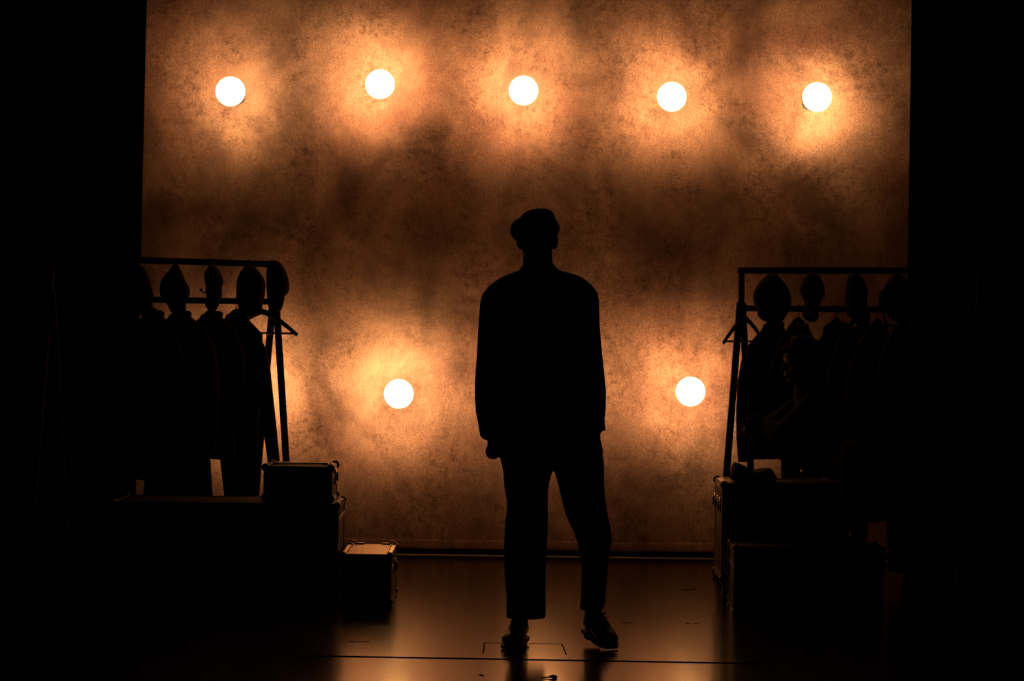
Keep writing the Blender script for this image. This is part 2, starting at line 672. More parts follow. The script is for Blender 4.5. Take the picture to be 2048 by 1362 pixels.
# ------------------------------------------------------------------ flight cases
def flight_case(label, x0, x1, y0, y1, z0, z1, body='laminate', lid=.3, caster=0.0, ball=.017, trim=.022, latch_front=0, latch_side=0, side=-1,
                ribbed=False, hinges=False, top_handle=False, trimmat='alu'):
    t = thing('flight_case', label, 'flight case', ((x0 + x1) / 2, (y0 + y1) / 2, 0 if caster else z0))
    zb = z0 + caster
    zl = z1 - (z1 - zb) * lid
    i = .003
    part('body', MB().box((x0 + i, y0 + i, zb + i), (x1 - i, y1 - i, zl - .004), .004), M[body], t)
    ld = part('lid', MB().box((x0 + i, y0 + i, zl + .004), (x1 - i, y1 - i, z1 - i), .004), M[body], t)
    if ribbed:
        r = MB()
        k = 26
        for q in range(k):
            xx = x0 + trim * 1.3 + (x1 - x0 - trim * 2.6) * (q + .5) / k
            r.box((xx - .0022, y0 + trim, z1 - i - .001), (xx + .0022, y1 - trim, z1 - i + .002))
        part('ribbed_panel', r, M['alu'], ld, False)
    e = MB()
    for zz in (zb, z1):
        s = 1 if zz == zb else -1
        for yy, sy in ((y0, 1), (y1, -1)):
            e.box((x0, min(yy, yy + sy * .002), min(zz, zz + s * trim)), (x1, max(yy, yy + sy * .002), max(zz, zz + s * trim)))
            e.box((x0, min(yy, yy + sy * trim), min(zz, zz + s * .002)), (x1, max(yy, yy + sy * trim), max(zz, zz + s * .002)))
        for xx, sx in ((x0, 1), (x1, -1)):
            e.box((min(xx, xx + sx * .002), y0, min(zz, zz + s * trim)), (max(xx, xx + sx * .002), y1, max(zz, zz + s * trim)))
            e.box((min(xx, xx + sx * trim), y0, min(zz, zz + s * .002)), (max(xx, xx + sx * trim), y1, max(zz, zz + s * .002)))
    for xx, sx in ((x0, 1), (x1, -1)):
        for yy, sy in ((y0, 1), (y1, -1)):
            e.box((min(xx, xx + sx * .002), min(yy, yy + sy * trim), zb), (max(xx, xx + sx * .002), max(yy, yy + sy * trim), z1))
            e.box((min(xx, xx + sx * trim), min(yy, yy + sy * .002), zb), (max(xx, xx + sx * trim), max(yy, yy + sy * .002), z1))
    part('edge_trim', e, M[trimmat], t, False)
    band = MB()
    band.box((x0 - .001, y0 - .001, zl - .010), (x1 + .001, y1 + .001, zl - .001), .002).box((x0 - .001, y0 - .001, zl + .001), (x1 + .001, y1 + .001, zl + .010), .002)
    part('lid_band', band, M['steel'], t)
    for xx in (x0, x1):
        for yy in (y0, y1):
            for zz in (zb, z1):
                cx = xx + (ball * .45 if xx == x0 else -ball * .45)
                cy = yy + (ball * .45 if yy == y0 else -ball * .45)
                cz = zz + (ball * .45 if zz == zb else -ball * .45)
                if zz == zb and not caster:
                    cz = zb + ball
                b = MB().sphere((cx, cy, cz), ball, 14, 8)
                part('corner_cap', b, M['steel'], t)

    def latch(face, q):
        hgt, wd = .075, .06
        l = MB()
        pl = MB()
        if face == 'front':
            pl.box((q - wd / 2, y0 - .007, zl - hgt * .6), (q + wd / 2, y0 - .0005, zl + hgt * .4), .003)
            l.box((q - .012, y0 - .016, zl - hgt * .35), (q + .012, y0 - .006, zl + hgt * .2), .003)
            l.tube([(q - .02, y0 - .013, zl - .012), (q + .02, y0 - .013, zl - .012)], .004, 8)
        else:
            xs = x0 if side < 0 else x1
            a, b_ = (xs - .008, xs - .0005) if side < 0 else (xs + .0005, xs + .008)
            pl.box((a, q - wd / 2, zl - hgt * .6), (b_, q + wd / 2, zl + hgt * .4), .003)
            a, b_ = (xs - .017, xs - .007) if side < 0 else (xs + .007, xs + .017)
            l.box((a, q - .012, zl - hgt * .35), (b_, q + .012, zl + hgt * .2), .003)
            l.tube([((a + b_) / 2, q - .02, zl - .012), ((a + b_) / 2, q + .02, zl - .012)], .004, 8)
        pp = part('latch', pl, M['alu'], t)
        part('latch_lever', l, M['steel'], pp)
    for k in range(latch_front):
        latch('front', x0 + (x1 - x0) * (k + 1) / (latch_front + 1))
    for k in range(latch_side):
        latch('side', y0 + (y1 - y0) * (k + .5) / latch_side)
    if hinges:
        for q in (.24, .78):
            xx = x0 + (x1 - x0) * q
            part('hinge', MB().box((xx - .022, y1 - .012, z1 - .001), (xx + .022, y1 + .008, z1 + .007), .003), M['alu'], t)
        for q in (.09, .91):
            xx = x0 + (x1 - x0) * q
            rg = MB()
            rg.tube([(xx + .017 * math.cos(a), y1 - .004, z1 + .006 + .011 * math.sin(a)) for a in [2 * PI * k / 18 for k in range(19)]], .0035, 8)
            part('clasp_ring', rg, M['alu'], t)
    if top_handle:
        h = MB()
        xm, ym = (x0 + x1) / 2, (y0 + y1) / 2
        L_ = (x1 - x0) * .36
        h.bar((xm - L_, ym, z1 + .004), (xm + L_, ym, z1 + .004), .030, .006)
        hd = part('strap_handle', h, M['leather'], t)
        for q in (-1, 1):
            part('handle_clip', MB().box((xm + q * L_ - .016, ym - .022, z1 - .001), (xm + q * L_ + .016, ym + .022, z1 + .009), .003), M['alu'], hd)
    if caster:
        for xx in (x0 + .055, x1 - .055):
            for yy in (y0 + .055, y1 - .055):
                c = MB()
                c.box((xx - .034, yy - .034, zb - .006), (xx + .034, yy + .034, zb + .004), .002)
                c.lathe([(.020, zb - .022), (.024, zb - .005)], (xx, yy, 0), 'Z', 16)
                for s in (-1, 1):
                    c.box((xx + s * .021 - .0025, yy - .018, zb - .07), (xx + s * .021 + .0025, yy + .014, zb - .016), .001)
                c.tube([(xx - .027, yy - .004, zb - .062), (xx + .027, yy - .004, zb - .062)], .006, 8)
                cs = part('caster', c, M['steel'], t)
                R = (zb - .062)
                wl = MB().lathe([(.012, -.016), (R * .86, -.016), (R - .002, -.010), (R - .0005, 0), (R - .002, .010), (R * .86, .016), (.012, .016)], (xx, yy - .004, R), 'X', 24)
                part('wheel', wl, M['rubber'], cs)
    return t


def Xat(px, py, Y):
    return P(px, py, Y).x


# left group
Y0 = 1.55
flight_case('long flight case on the floor under the rack, carrying a small case',
            Xat(222, 1100, Y0), Xat(676.5, 1100, Y0), Y0, Y0 + .42, 0, P(676, 1008, Y0).z, lid=.16, latch_front=3, trimmat='steel')
zt = P(676, 1008, Y0).z
Y1 = 1.60
flight_case('small handled case with round corners standing on the long flight case',
            Xat(527, 960, Y1), Xat(665, 960, Y1), Y1, Y1 + .33, zt + .001, P(600, 932, Y1).z, ball=.021, top_handle=True, latch_side=1, side=1, trim=.026)
Y2 = 1.47
flight_case('smallest case on the floor, with a ribbed top, beside the long flight case',
            Xat(682, 1150, Y2), Xat(783, 1150, Y2), Y2, Y2 + .50, 0, P(735, 1108, Y2).z, ribbed=True, hinges=True, body='laminate_brown', trim=.02, ball=.018, latch_side=1, side=1)
# right group
Y3 = 1.70
zc = P(1560, 967.5, Y3).z
flight_case('tall flight case on casters, used as a seat by the curly-haired person',
            Xat(1443, 1060, Y3), Xat(1716, 1060, Y3), Y3, Y3 + .42, 0, zc, caster=.117, latch_side=3, latch_front=2, ball=.020, trim=.034, lid=.22, side=-1)
Y4 = 1.30
zl4 = P(1468, 1092, Y4).z
flight_case('low wide case on the floor in front of the tall flight case',
            Xat(1467.5, 1160, Y4), Xat(1768, 1160, Y4), Y4, Y4 + .26, 0, zl4, lid=.28, latch_front=2, ball=.016, trimmat='steel')

# ------------------------------------------------------------------ clothes racks
ZT, ZR = 1.652, 1.448


class Rack:
    pass


def rack(label, end, yaw, length, sgn):
    """end = (x, y) of the end near the middle of the stage; the rail runs away from it sideways and towards the audience."""
    r = Rack()
    r.o = Vector((end[0], end[1], 0))
    r.d = Vector((sgn * math.cos(yaw), -math.sin(yaw), 0))        # along the rail, from that end outwards
    r.s = Vector((-r.d.y * sgn, r.d.x * sgn, 0))                  # across the rail
    t = thing('clothes_rack', label, 'clothes rack', r.o + r.d * length / 2)
    zz = Vector((0, 0, 1))
    a, b = r.o, r.o + r.d * length
    part('top_rail', MB().bar(a - r.d * .016 + zz * ZT, b + r.d * .016 + zz * ZT, .034, .034), M['rack'], t, False)
    part('hanging_rail', MB().bar(a + zz * ZR, b + zz * ZR, .032, .032), M['rack'], t, False)
    for e in (a, b):
        part('post', MB().bar(e + zz * (ZR - .06), e + zz * (ZT - .017), .030), M['rack'], t, False)
        for q in (-1, 1):
            foot = e + r.s * q * .198
            part('leg', MB().bar(e + r.s * q * .012 + zz * (ZR + .03), foot + zz * .012, .035), M['rack'], t, False)
        part('foot_bar', MB().bar(e - r.s * .23 + zz * .014, e + r.s * .23 + zz * .014, .028, .028), M['rack'], t, False)
        part('cross_brace', MB().bar(e - r.s * .195 + zz * .16, e + r.s * .195 + zz * .16, .024), M['rack'], t, False)
    r.t = t
    return r


def rail_pt(r, px, py, z):
    """Where the rail passes pixel column px."""
    lo, hi = -1.0, 3.0
    best = None
    for k in range(400):
        l = lo + (hi - lo) * k / 399
        q = r.o + r.d * l
        x = P(px, py, q.y).x
        e = abs(x - q.x)
        if best is None or e < best[0]:
            best = (e, l)
    q = r.o + r.d * best[1]
    return Vector((q.x, q.y, z))


pl = P(550, 530, 3.12)
pr = P(1483.5, 541, 3.08)
RACK_L = rack('black clothes rack with five caps along its upper rail', (pl.x, pl.y), math.radians(42), 1.40, -1)
RACK_R = rack('black clothes rack with four caps, behind the seated person', (pr.x, pr.y), math.radians(36), 1.40, 1)


# ------------------------------------------------------------------ caps hung on the upper rails
def z1(pts):
    return [(200 + x / 3.892, 490 + y / 3.892) for x, y in pts]


def z3(pts):
    return [(1380 + x / 4.006, 500 + y / 4.006) for x, y in pts]


HATS_L = [
    (z1([(290, 150), (345, 180), (380, 250), (405, 330), (412, 420), (398, 480), (370, 530), (320, 545), (275, 520), (245, 470), (235, 380), (243, 260), (262, 180)]),
     .055, 'cap on the upper rail half hidden by the curtain, first of five'),
    (z1([(575, 150), (610, 158), (640, 220), (660, 270), (690, 320), (700, 370), (690, 405), (672, 440), (668, 490), (650, 530), (610, 552), (575, 545), (545, 510), (525, 465), (495, 430), (470, 390), (465, 340), (475, 280), (510, 230), (550, 180)]),
     .06, 'broad pointed cap on the upper rail, second from the curtain'),
    (z1([(850, 160), (890, 160), (930, 200), (955, 265), (957, 300), (946, 340), (948, 400), (935, 440), (920, 475), (905, 500), (870, 518), (840, 500), (820, 470), (834, 430), (825, 370), (822, 300), (812, 250), (820, 205)]),
     .075, 'narrow cap with a loose strap, middle of five on the rail'),
    (z1([(1130, 165), (1200, 165), (1250, 220), (1280, 270), (1288, 320), (1282, 400), (1265, 470), (1245, 515), (1205, 555), (1165, 562), (1110, 545), (1080, 500), (1065, 430), (1060, 340), (1068, 270), (1090, 215)]),
     .06, 'large rounded cap on the upper rail next to the rack post'),
    (z1([(1330, 118), (1390, 128), (1435, 180), (1460, 240), (1475, 310), (1466, 370), (1432, 410), (1425, 470), (1400, 518), (1350, 510), (1310, 480), (1300, 400), (1293, 250), (1303, 160)]),
     .06, 'cap hung over the end post of the rack of five caps'),
]
HATS_R = [
    (z3([(645, 185), (690, 190), (745, 250), (790, 310), (808, 370), (812, 430), (785, 500), (740, 572), (700, 592), (650, 592), (600, 570), (550, 510), (520, 450), (505, 390), (515, 330), (555, 260), (600, 215)]),
     .06, 'wide round cap, largest on the rack behind the seated person'),
    (z3([(950, 185), (1015, 185), (1055, 240), (1078, 310), (1070, 370), (1045, 430), (1030, 500), (1030, 540), (1010, 570), (975, 580), (930, 560), (905, 520), (915, 460), (920, 410), (895, 370), (878, 320), (890, 270), (920, 220)]),
     .07, 'small cap with its peak hanging down below the hanging rail'),
    (z3([(1285, 190), (1350, 190), (1390, 240), (1415, 300), (1422, 360), (1415, 430), (1435, 500), (1443, 560), (1425, 618), (1390, 620), (1330, 585), (1300, 550), (1258, 520), (1248, 470), (1242, 400), (1250, 310), (1262, 230)]),
     .075, 'long drooping cap, third from the post on the rack behind the seated person'),
    (z3([(1640, 190), (1690, 195), (1730, 240), (1750, 320), (1754, 420), (1748, 500), (1730, 570), (1680, 585), (1620, 560), (1580, 510), (1525, 460), (1510, 410), (1520, 340), (1560, 290), (1600, 230)]),
     .06, 'cap with a loose chin strap beside the curtain edge'),
]


def hats(r, lst, group, mats):
    for k, (ol, th, lab) in enumerate(lst):
        cx = sum(p[0] for p in ol) / len(ol)
        ty = min(p[1] for p in ol)
        by = max(p[1] for p in ol)
        q = rail_pt(r, ol[0][0] + 4, ty, ZT)
        Y = q.y - .024 - th * .5
        base = P(cx, by, Y)
        t = thing('cap', lab, 'cap', base, group)
        m = M[mats[k % len(mats)]]
        part('crown', pillow(ol, Y, th, 0, .012, k * 7.3), m, t)
        # peak: a stiff curved tongue hanging at the lower end
        sel = sorted(ol, key=lambda p: -p[1])[:5]
        lx, rx = min(p[0] for p in sel), max(p[0] for p in sel)
        ly = min(p[1] for p in sel)
        vis = [(lx + 1, ly - 3), (rx - 1, ly - 3), (rx - 3, (ly + by) / 2), ((lx + rx) / 2 + 2, by - 1.5), (lx + 4, (ly + by) / 2)]
        part('peak', pillow(vis, Y - th * .55, .012), m, t)
        tp = P(ol[0][0] + 4, ty + 4, Y)
        lp_ = MB()
        lp_.tube([tp + Vector((0, 0, -.02)), tp + Vector((0, 0, .012)), Vector((tp.x, q.y - .019, ZT - .004)), Vector((tp.x, q.y - .019, ZT + .012)),
                  Vector((tp.x, q.y, ZT + .0195)), Vector((tp.x, q.y + .019, ZT + .010))], .003, 8)
        part('hanging_loop', lp_, m, t)
        if 'loose strap' in lab:
            pts = [P(200 + x / 3.892, 490 + y / 3.892, Y) for x, y in ((835, 372), (815, 370), (800, 368), (790, 360), (786, 350))]
            st = MB().tube(pts, .004, 8)
            st.sphere(pts[-1], (.009, .006, .008), 10, 6)
            part('strap', st, M['leather'], t)
        if 'chin strap' in lab:
            pts = [P(1380 + x / 4.006, 500 + y / 4.006, Y) for x, y in ((1549, 480), (1550, 515), (1560, 565), (1590, 602), (1640, 612), (1690, 600), (1715, 575))]
            part('strap', MB().tube(pts, .0055, 8), M['leather'], t)


hats(RACK_L, HATS_L, 'caps hung along the rack nearest the long case', ['wool', 'tweed', 'navy', 'wool', 'tweed'])
hats(RACK_R, HATS_R, 'caps hung along the rack behind the seated person', ['tweed', 'wool', 'navy', 'wool'])


# ------------------------------------------------------------------ hangers and hanging clothes
def hanger(r, px, py, label, half=.215, s=None, tipdrop=.13, group=None, ntop=.042):
    c = rail_pt(r, px, py, ZR)
    s = s or r.s
    if s.x < 0:
        s = -s
    t = thing('coat_hanger', label, 'coat hanger', c + Vector((0, 0, -.2)), group)
    f = Vector((-s.y, s.x, 0))
    hk = MB()
    pts = [c + Vector((0, 0, -ntop - .02)), c + Vector((0, 0, -.030))]
    for k in range(9):
        a = -PI / 2 + k / 8 * PI * 1.15
        pts.append(c + s * .0 + (Vector((r.s.x, r.s.y, 0)) * math.cos(a) + Vector((0, 0, 1)) * math.sin(a)) * .0245)
    hk.tube(pts, .0022, 8)
    part('hook', hk, M['wire'], t)
    b = MB()
    pts, rad = [], []
    for k in range(-10, 11):
        u = k / 10
        z = -ntop - .012 - (tipdrop) * abs(u) ** 1.35
        pts.append(c + s * half * u + Vector((0, 0, z)))
        rad.append(.016 - .006 * abs(u))
    b.tube(pts, rad, 10, (f, .55))
    part('shoulder_bar', b, M['hanger_wood'], t)
    e0, e1 = c + s * -half * .93 + Vector((0, 0, -ntop - .012 - tipdrop * .93)), c + s * half * .93 + Vector((0, 0, -ntop - .012 - tipdrop * .93))
    part('trouser_bar', MB().tube([e0, e1], .0055, 8), M['hanger_wood'], t)
    return c


def jacket(r, px, py, label, hem_y, hw=.25, mat='wool', name='jacket', cat='jacket', thick=.038, neck=.075, tip=.175, flare=1.0, sleeve=.60, group=None, collar=.035,
           waist=.9, sl_out=.035, s=None, splay=0.0, slim=1.0):
    c = rail_pt(r, px, py, ZR)
    s = s or r.s
    if s.x < 0:
        s = -s
    f = Vector((-s.y, s.x, 0))
    zh = P(px, hem_y, c.y).z
    t = thing(name, label, cat, Vector((c.x, c.y, max(zh, .02))), group)
    zn, zt_ = ZR - neck, ZR - tip

    def ring(z, w_, d, n=30, e=2.6):
        out = []
        for k in range(n):
            a = 2 * PI * k / n
            ct, st = math.cos(a), math.sin(a)
            x = math.copysign(abs(ct) ** (2 / e), ct) * w_
            y = math.copysign(abs(st) ** (2 / e), st) * d
            y += .006 * noise.noise(Vector((x * 14 + px, z * 2.5, 0))) * (1 if z < zt_ else .2)
            out.append(Vector((c.x, c.y, z)) + s * x + f * y)
        return out
    rows = [(zn, .055, thick * .7)]
    for k in range(1, 7):
        u = k / 6
        rows.append((zn - (zn - zt_) * u ** 1.05, .055 + (hw - .055) * u, thick * (.75 + .25 * u)))
    rows.append((zt_ - .03, hw * 1.0, thick))
    H = zt_ - zh
    for k in range(1, 9):
        u = k / 8
        wv = hw * (1 - (1 - waist) * math.sin(min(1, u * 1.6) * PI / 2)) + hw * (flare - waist) * max(0, u - .35) / .65
        rows.append((zt_ - .03 - (H - .03) * u, wv, thick * (1.05 + .2 * u)))
    part('body', MB().rings([ring(*q) for q in rows]), M[mat], t)
    for q in (-1, 1):
        p0 = Vector((c.x, c.y, zt_ - .038)) + s * q * (hw - .05)
        pts = [p0, p0 + s * q * (.03 + sl_out * .3) + Vector((0, 0, -.06)), p0 + s * q * (.04 + sl_out * .8) + Vector((0, 0, -.16)),
               p0 + s * q * (.045 + sl_out) + Vector((0, 0, -.30)), p0 + s * q * (.05 + sl_out * .9) + Vector((0, 0, -.45)), p0 + s * q * (.045 + sl_out * .7) + Vector((0, 0, -sleeve))]
        for i_, p_ in enumerate(pts):
            p_ += s * q * splay * max(0, (zt_ - .05 - p_.z) / sleeve) ** 1.4
        part('sleeve', MB().tube(pts, [q_ * slim for q_ in (.045, .058, .062, .058, .053, .047)], 16, (f, .75)), M[mat], t)
    cl = MB()
    ring_p = []
    for k in range(20):
        a = 2 * PI * k / 20
        ring_p.append(Vector((c.x, c.y, zn - .008 + .010 * math.cos(a))) + s * .062 * math.cos(a) + f * (thick * .75) * math.sin(a))
    ring_p.append(ring_p[0])
    cl.tube(ring_p, collar * .55, 10)
    part('collar', cl, M[mat], t)
    return t


def trousers_on_rail(r, px, py, label, rows, mat):
    """Trousers folded over the bar of the hanger, inside the jacket that hangs there; rows give their outline in the photograph."""
    c = rail_pt(r, px, py, ZR)
    s = r.s if r.s.x > 0 else -r.s
    f = Vector((-s.y, s.x, 0))
    kx = 4820.0 / (c.y + 10) * s.x

    def ring(py_, xl, xr, d, off):
        z = P((xl + xr) / 2, py_, c.y).z
        x0 = P(px, py_, c.y).x
        m_ = (P((xl + xr) / 2, py_, c.y).x - x0) / s.x
        h = (xr - xl) / 2 / kx
        return [Vector((c.x, c.y, z)) + s * (m_ + h * math.cos(a)) + f * (off + d * math.sin(a)) for a in [2 * PI * k / 24 for k in range(24)]]
    zb = P(480, rows[-1][0], c.y).z
    t = thing('trousers', label, 'trousers', Vector((c.x, c.y, zb)))
    for q in (-1, 1):
        part('leg', MB().rings([ring(a, b_, c_, d, q * .017) for a, b_, c_, d in rows]), M[mat], t)
    a, b_ = rows[0][1], rows[0][2]
    part('fold', MB().rings([ring(rows[0][0] - 8, a, b_, .02, 0), ring(rows[0][0] + 4, a, b_, .034, 0)]), M[mat], t)
    return t


GH = 'wooden hangers along the hanging rails'
# left rack: five hangers, the last one empty
for px, lab in ((307, 'wooden hanger nearest the curtain on the rack of five caps'),
                (360, 'wooden hanger holding the long coat under the broad pointed cap'),
                (424, 'wooden hanger under the narrow cap with a loose strap'),
                (472, 'wooden hanger holding the jacket with a sleeve dangling by the post')):
    hanger(RACK_L, px, 604, lab, .195, group=GH)
hanger(RACK_L, 523, 606, 'empty wooden hanger sticking out past the post above the small handled case', .215, Vector((.93, -.37, 0)).normalized(), .125, GH)
jacket(RACK_L, 307, 604, 'dark coat hanging nearest the curtain on the rack of five caps', 960, .20, 'wool', 'coat', 'coat', sleeve=.5, tip=.15)
jacket(RACK_L, 360, 604, 'long dark coat reaching down behind the long flight case', 1080, .25, 'tweed', 'coat', 'coat', sleeve=.58, tip=.16, flare=1.42)
jacket(RACK_L, 424, 604, 'dark jacket hanging under the narrow cap with a loose strap', 916, .215, 'navy', sleeve=.5, tip=.15)
jacket(RACK_L, 472, 604, 'dark jacket whose sleeve dangles beside the rack post', 917, .232, 'wool', sleeve=.662, sl_out=.012, tip=.175, waist=.96, flare=.80, splay=.13, slim=.80)
trousers_on_rail(RACK_L, 480, 604, 'dark trousers hanging between the coat and the dangling sleeve',
                 [(700, 456, 520, .014), (780, 452, 522, .016), (850, 446, 528, .016), (918, 445, 524, .016), (974, 454, 519, .016), (1030, 461, 523, .015), (1080, 464, 526, .015)], 'tweed')

# right rack
hanger(RACK_R, 1491, 616, 'empty hanger sticking out past the post above the tall flight case', .205, Vector((.62, .78, 0)).normalized(), .135, GH)
for px, lab in ((1548, 'wooden hanger under the wide round cap'),
                (1596, 'wooden hanger between the wide round cap and the small cap'),
                (1673, 'wooden hanger between the small cap and the long drooping cap'),
                (1711, 'wooden hanger under the long drooping cap'),
                (1756, 'wooden hanger beside the dangling chin strap'),
                (1806, 'wooden hanger nearest the curtain behind the seated person')):
    hanger(RACK_R, px, 618, lab, .195, group=GH, ntop=.045)
jacket(RACK_R, 1548, 618, 'dark jacket nearest the post, hanging under the wide round cap', 916, .258, 'wool', sleeve=.57, tip=.20, neck=.085, sl_out=.035, flare=.72, waist=.80)
jacket(RACK_R, 1596, 618, 'dark jacket behind the head of the seated person', 985, .215, 'tweed', sleeve=.55, tip=.20, neck=.095, waist=.7, flare=.55)
jacket(RACK_R, 1673, 618, 'dark jacket with a stand-up collar between two caps', 985, .185, 'navy', sleeve=.56, tip=.21, neck=.095, collar=.06)
jacket(RACK_R, 1711, 618, 'dark jacket under the long drooping cap', 1000, .195, 'wool', sleeve=.55, tip=.19, neck=.105)
jacket(RACK_R, 1756, 618, 'dark long coat hanging beside the dangling chin strap', 1042, .22, 'tweed', 'coat', 'coat', sleeve=.58, tip=.19, neck=.09)
jacket(RACK_R, 1812, 618, 'dark long coat nearest the curtain behind the seated person', 1142, .20, 'wool', 'coat', 'coat', sleeve=.58, tip=.17, neck=.09, flare=.55, waist=.9)

# bundle lying on the tall case
bt = thing('cloth_bundle', 'dark crumpled bundle lying on the lid of the tall flight case', 'bundle', P(1508, 962, Y3 + .2))
bo = [(1461, 958), (1462, 938), (1466, 927), (1470, 924.5), (1482, 928), (1493, 934), (1503, 941), (1516, 941), (1523, 942.5), (1531, 938), (1539, 936.5), (1546, 941), (1551, 950), (1553, 960), (1530, 964), (1490, 964)]
part('heap', pillow(bo, Y3 + .2, .11, 0, .02, 3.1), M['wool'], bt)
part('fold', pillow([(1464, 958), (1470, 930), (1486, 933), (1500, 944), (1510, 958), (1490, 963)], Y3 + .12, .05, 0, .015, 8.7), M['tweed'], bt)


# ------------------------------------------------------------------ people
def hand(mb, wrist, along, side, curl=1.0, size=1.0, mirror=1):
    """Palm, four fingers and a thumb; along = down the hand, side = towards the thumb, fingers curl about side x along."""
    a = Vector(along).normalized()
    sd = Vector(side)
    sd = (sd - a * sd.dot(a)).normalized()
    nrm = a.cross(sd).normalized() * mirror          # the way the fingers curl
    w = Vector(wrist)
    k = size
    # palm
    mb.tube([w - a * .02 * k, w + a * .02 * k, w + a * .055 * k, w + a * .088 * k], [.026 * k, .033 * k, .040 * k, .037 * k], 14, (nrm, .55), True)
    lens = (.070, .078, .073, .058)
    offs = (.029, .010, -.010, -.028)
    for i in range(4):
        p = w + a * (.086 - .004 * abs(i - 1)) * k + sd * offs[i] * k
        pts = [p - a * .02 * k]
        ang = .15 * curl
        q = p.copy()
        pts.append(q.copy())
        for seg, fr in enumerate((.45, .31, .24)):
            ang += (.42 + .06 * i) * curl
            q = q + (a * math.cos(ang) + nrm * math.sin(ang)) * lens[i] * fr * k
            pts.append(q.copy())
        mb.tube(pts, [.0098 * k, .0095 * k, .0088 * k, .0080 * k, .0068 * k], 10, None, True)
    p = w + a * .028 * k + sd * .030 * k
    d1 = (a * .72 + sd * .62 + nrm * .3).normalized()
    d2 = (a * .88 + sd * .18 + nrm * .44).normalized()
    mb.tube([p - d1 * .012, p + d1 * .034 * k, p + d1 * .034 * k + d2 * .030 * k, p + d1 * .034 * k + d2 * .052 * k], [.0135 * k, .0115 * k, .0105 * k, .0082 * k], 10, None, True)


def head(mb, c, fwd, up, k=1.0):
    """Skull, jaw, nose, brow, lips, chin and ears about c (the middle of the head); fwd is where the face looks."""
    f = Vector(fwd).normalized()
    u = Vector(up)
    u = (u - f * u.dot(f)).normalized()
    s = f.cross(u).normalized()

    def q(x, y, z):
        return Vector(c) + (s * x + f * y + u * z) * k

    def ell(x, y, z, a, b, cc):
        t = MB().sphere((0, 0, 0), 1, 20, 12)
        mb.add([q(x + v.x * a, y + v.y * b, z + v.z * cc) for v in t.v], t.f)
    ell(0, -.012, .030, .075, .095, .085)
    ell(0, .018, -.030, .060, .068, .078)
    ell(0, .045, -.085, .030, .030, .026)
    ell(0, .082, -.015, .011, .014, .022)
    ell(0, .096, -.028, .014, .013, .011)
    ell(0, .074, .022, .046, .014, .010)
    ell(0, .082, -.058, .022, .010, .006)
    ell(0, .080, -.067, .019, .010, .006)
    for e in (-1, 1):
        ell(e * .029, .070, .004, .012, .012, .009)
        ell(e * .080, -.010, -.008, .008, .018, .030)
        ell(e * .040, .050, -.035, .026, .025, .028)
    return q


# ---- the standing person
YB = .12
man = thing('person', 'standing person in a cap, loose jacket and cropped trousers, seen as a dark silhouette', 'person', (P(1095, 1250, YB).x, YB, 0))
bmb = MB()
hc = P(1074.5, 479, YB - .01)
head(bmb, hc, (-.05, -1, 0), (0, 0, 1), .99)
nk = P(1075, 560, YB + .03)
bmb.tube([P(1075, 500, YB + .015), P(1075.5, 530, YB + .02), nk], [.0615, .0635, .070], 18)
loft_px(bmb, [(545, 1040, 1112, .06), (565, 1005, 1160, .075), (600, 985, 1180, .09), (680, 990, 1176, .10), (780, 998, 1170, .10), (860, 994, 1182, .105), (915, 1000, 1196, .105), (935, 1004, 1200, .09)], YB)
loft_px(bmb, [(590, 972, 1000, .045), (700, 966, 990, .04), (780, 964, 987, .036), (870, 974, 994, .026)], YB)
loft_px(bmb, [(590, 1162, 1190, .045), (700, 1172, 1194, .04), (780, 1178, 1199, .036), (856, 1178, 1198, .026)], YB)
loft_px(bmb, [(920, 1010, 1094, .09), (1000, 1020, 1088, .075), (1070, 1024, 1082, .062), (1150, 1024, 1074, .056), (1230, 1024, 1056, .038, .02), (1262, 1023, 1054, .04, .05), (1280, 1023, 1053, .04, .05)], YB)
loft_px(bmb, [(920, 1112, 1196, .09), (1000, 1134, 1200, .075), (1070, 1160, 1212, .062, -.03), (1140, 1170, 1208, .055, 0), (1205, 1170, 1204, .04, .05), (1232, 1169, 1203, .04, .07), (1256, 1170, 1204, .036, .07)], YB)
hand(bmb, P(981.5, 866, YB - .03), (.14, -.22, -1), (.25, -1, 0), 1.4, .90, -1)
hand(bmb, P(1187, 858, YB - .03), (-.18, -.25, -1), (-.25, -1, 0), 1.0, .92, 1)
part('body', fused(bmb, .0055, 2), M['skin'], man)

jk = MB()
loft_px(jk, [(534, 1048, 1104, .07), (541, 1036, 1120, .08), (547, 1020, 1142, .088), (553, 1005, 1160, .095), (562, 990, 1174, .105), (580, 974, 1190, .118), (610, 968, 1192, .128), (660, 972, 1188, .132), (720, 974, 1186, .136),
             (780, 976, 1187, .14), (840, 976, 1191, .142), (864, 974, 1201, .144), (880, 974, 1203, .145), (900, 980, 1206.5, .146), (914, 988, 1207, .146)], YB)
loft_px(jk, [(563, 992, 1020, .05), (572, 978, 1012, .06), (586, 966, 1010, .07), (602, 960.5, 1008, .075), (630, 958.3, 1004, .075), (700, 954, 1000, .073), (762, 950, 998, .072), (800, 950, 998, .068), (824, 951.5, 997, .066), (850, 956, 996, .063), (872, 959.5, 998, .06), (879, 966, 998, .058)], YB)
loft_px(jk, [(558, 1140, 1166, .05), (568, 1150, 1182, .06), (584, 1152, 1195, .07), (600, 1153, 1198.5, .075), (647, 1156, 1199.5, .075), (700, 1160, 1204, .073), (740, 1162, 1208, .072), (783, 1165, 1212, .07), (814, 1166, 1212, .066), (840, 1166, 1210, .063), (852, 1166, 1211, .062), (862, 1168, 1213, .06)], YB)
jk = fused(jk, .0075, 2, .5, .004, 9)
part('jacket', jk, M['wool'], man)
col = MB()
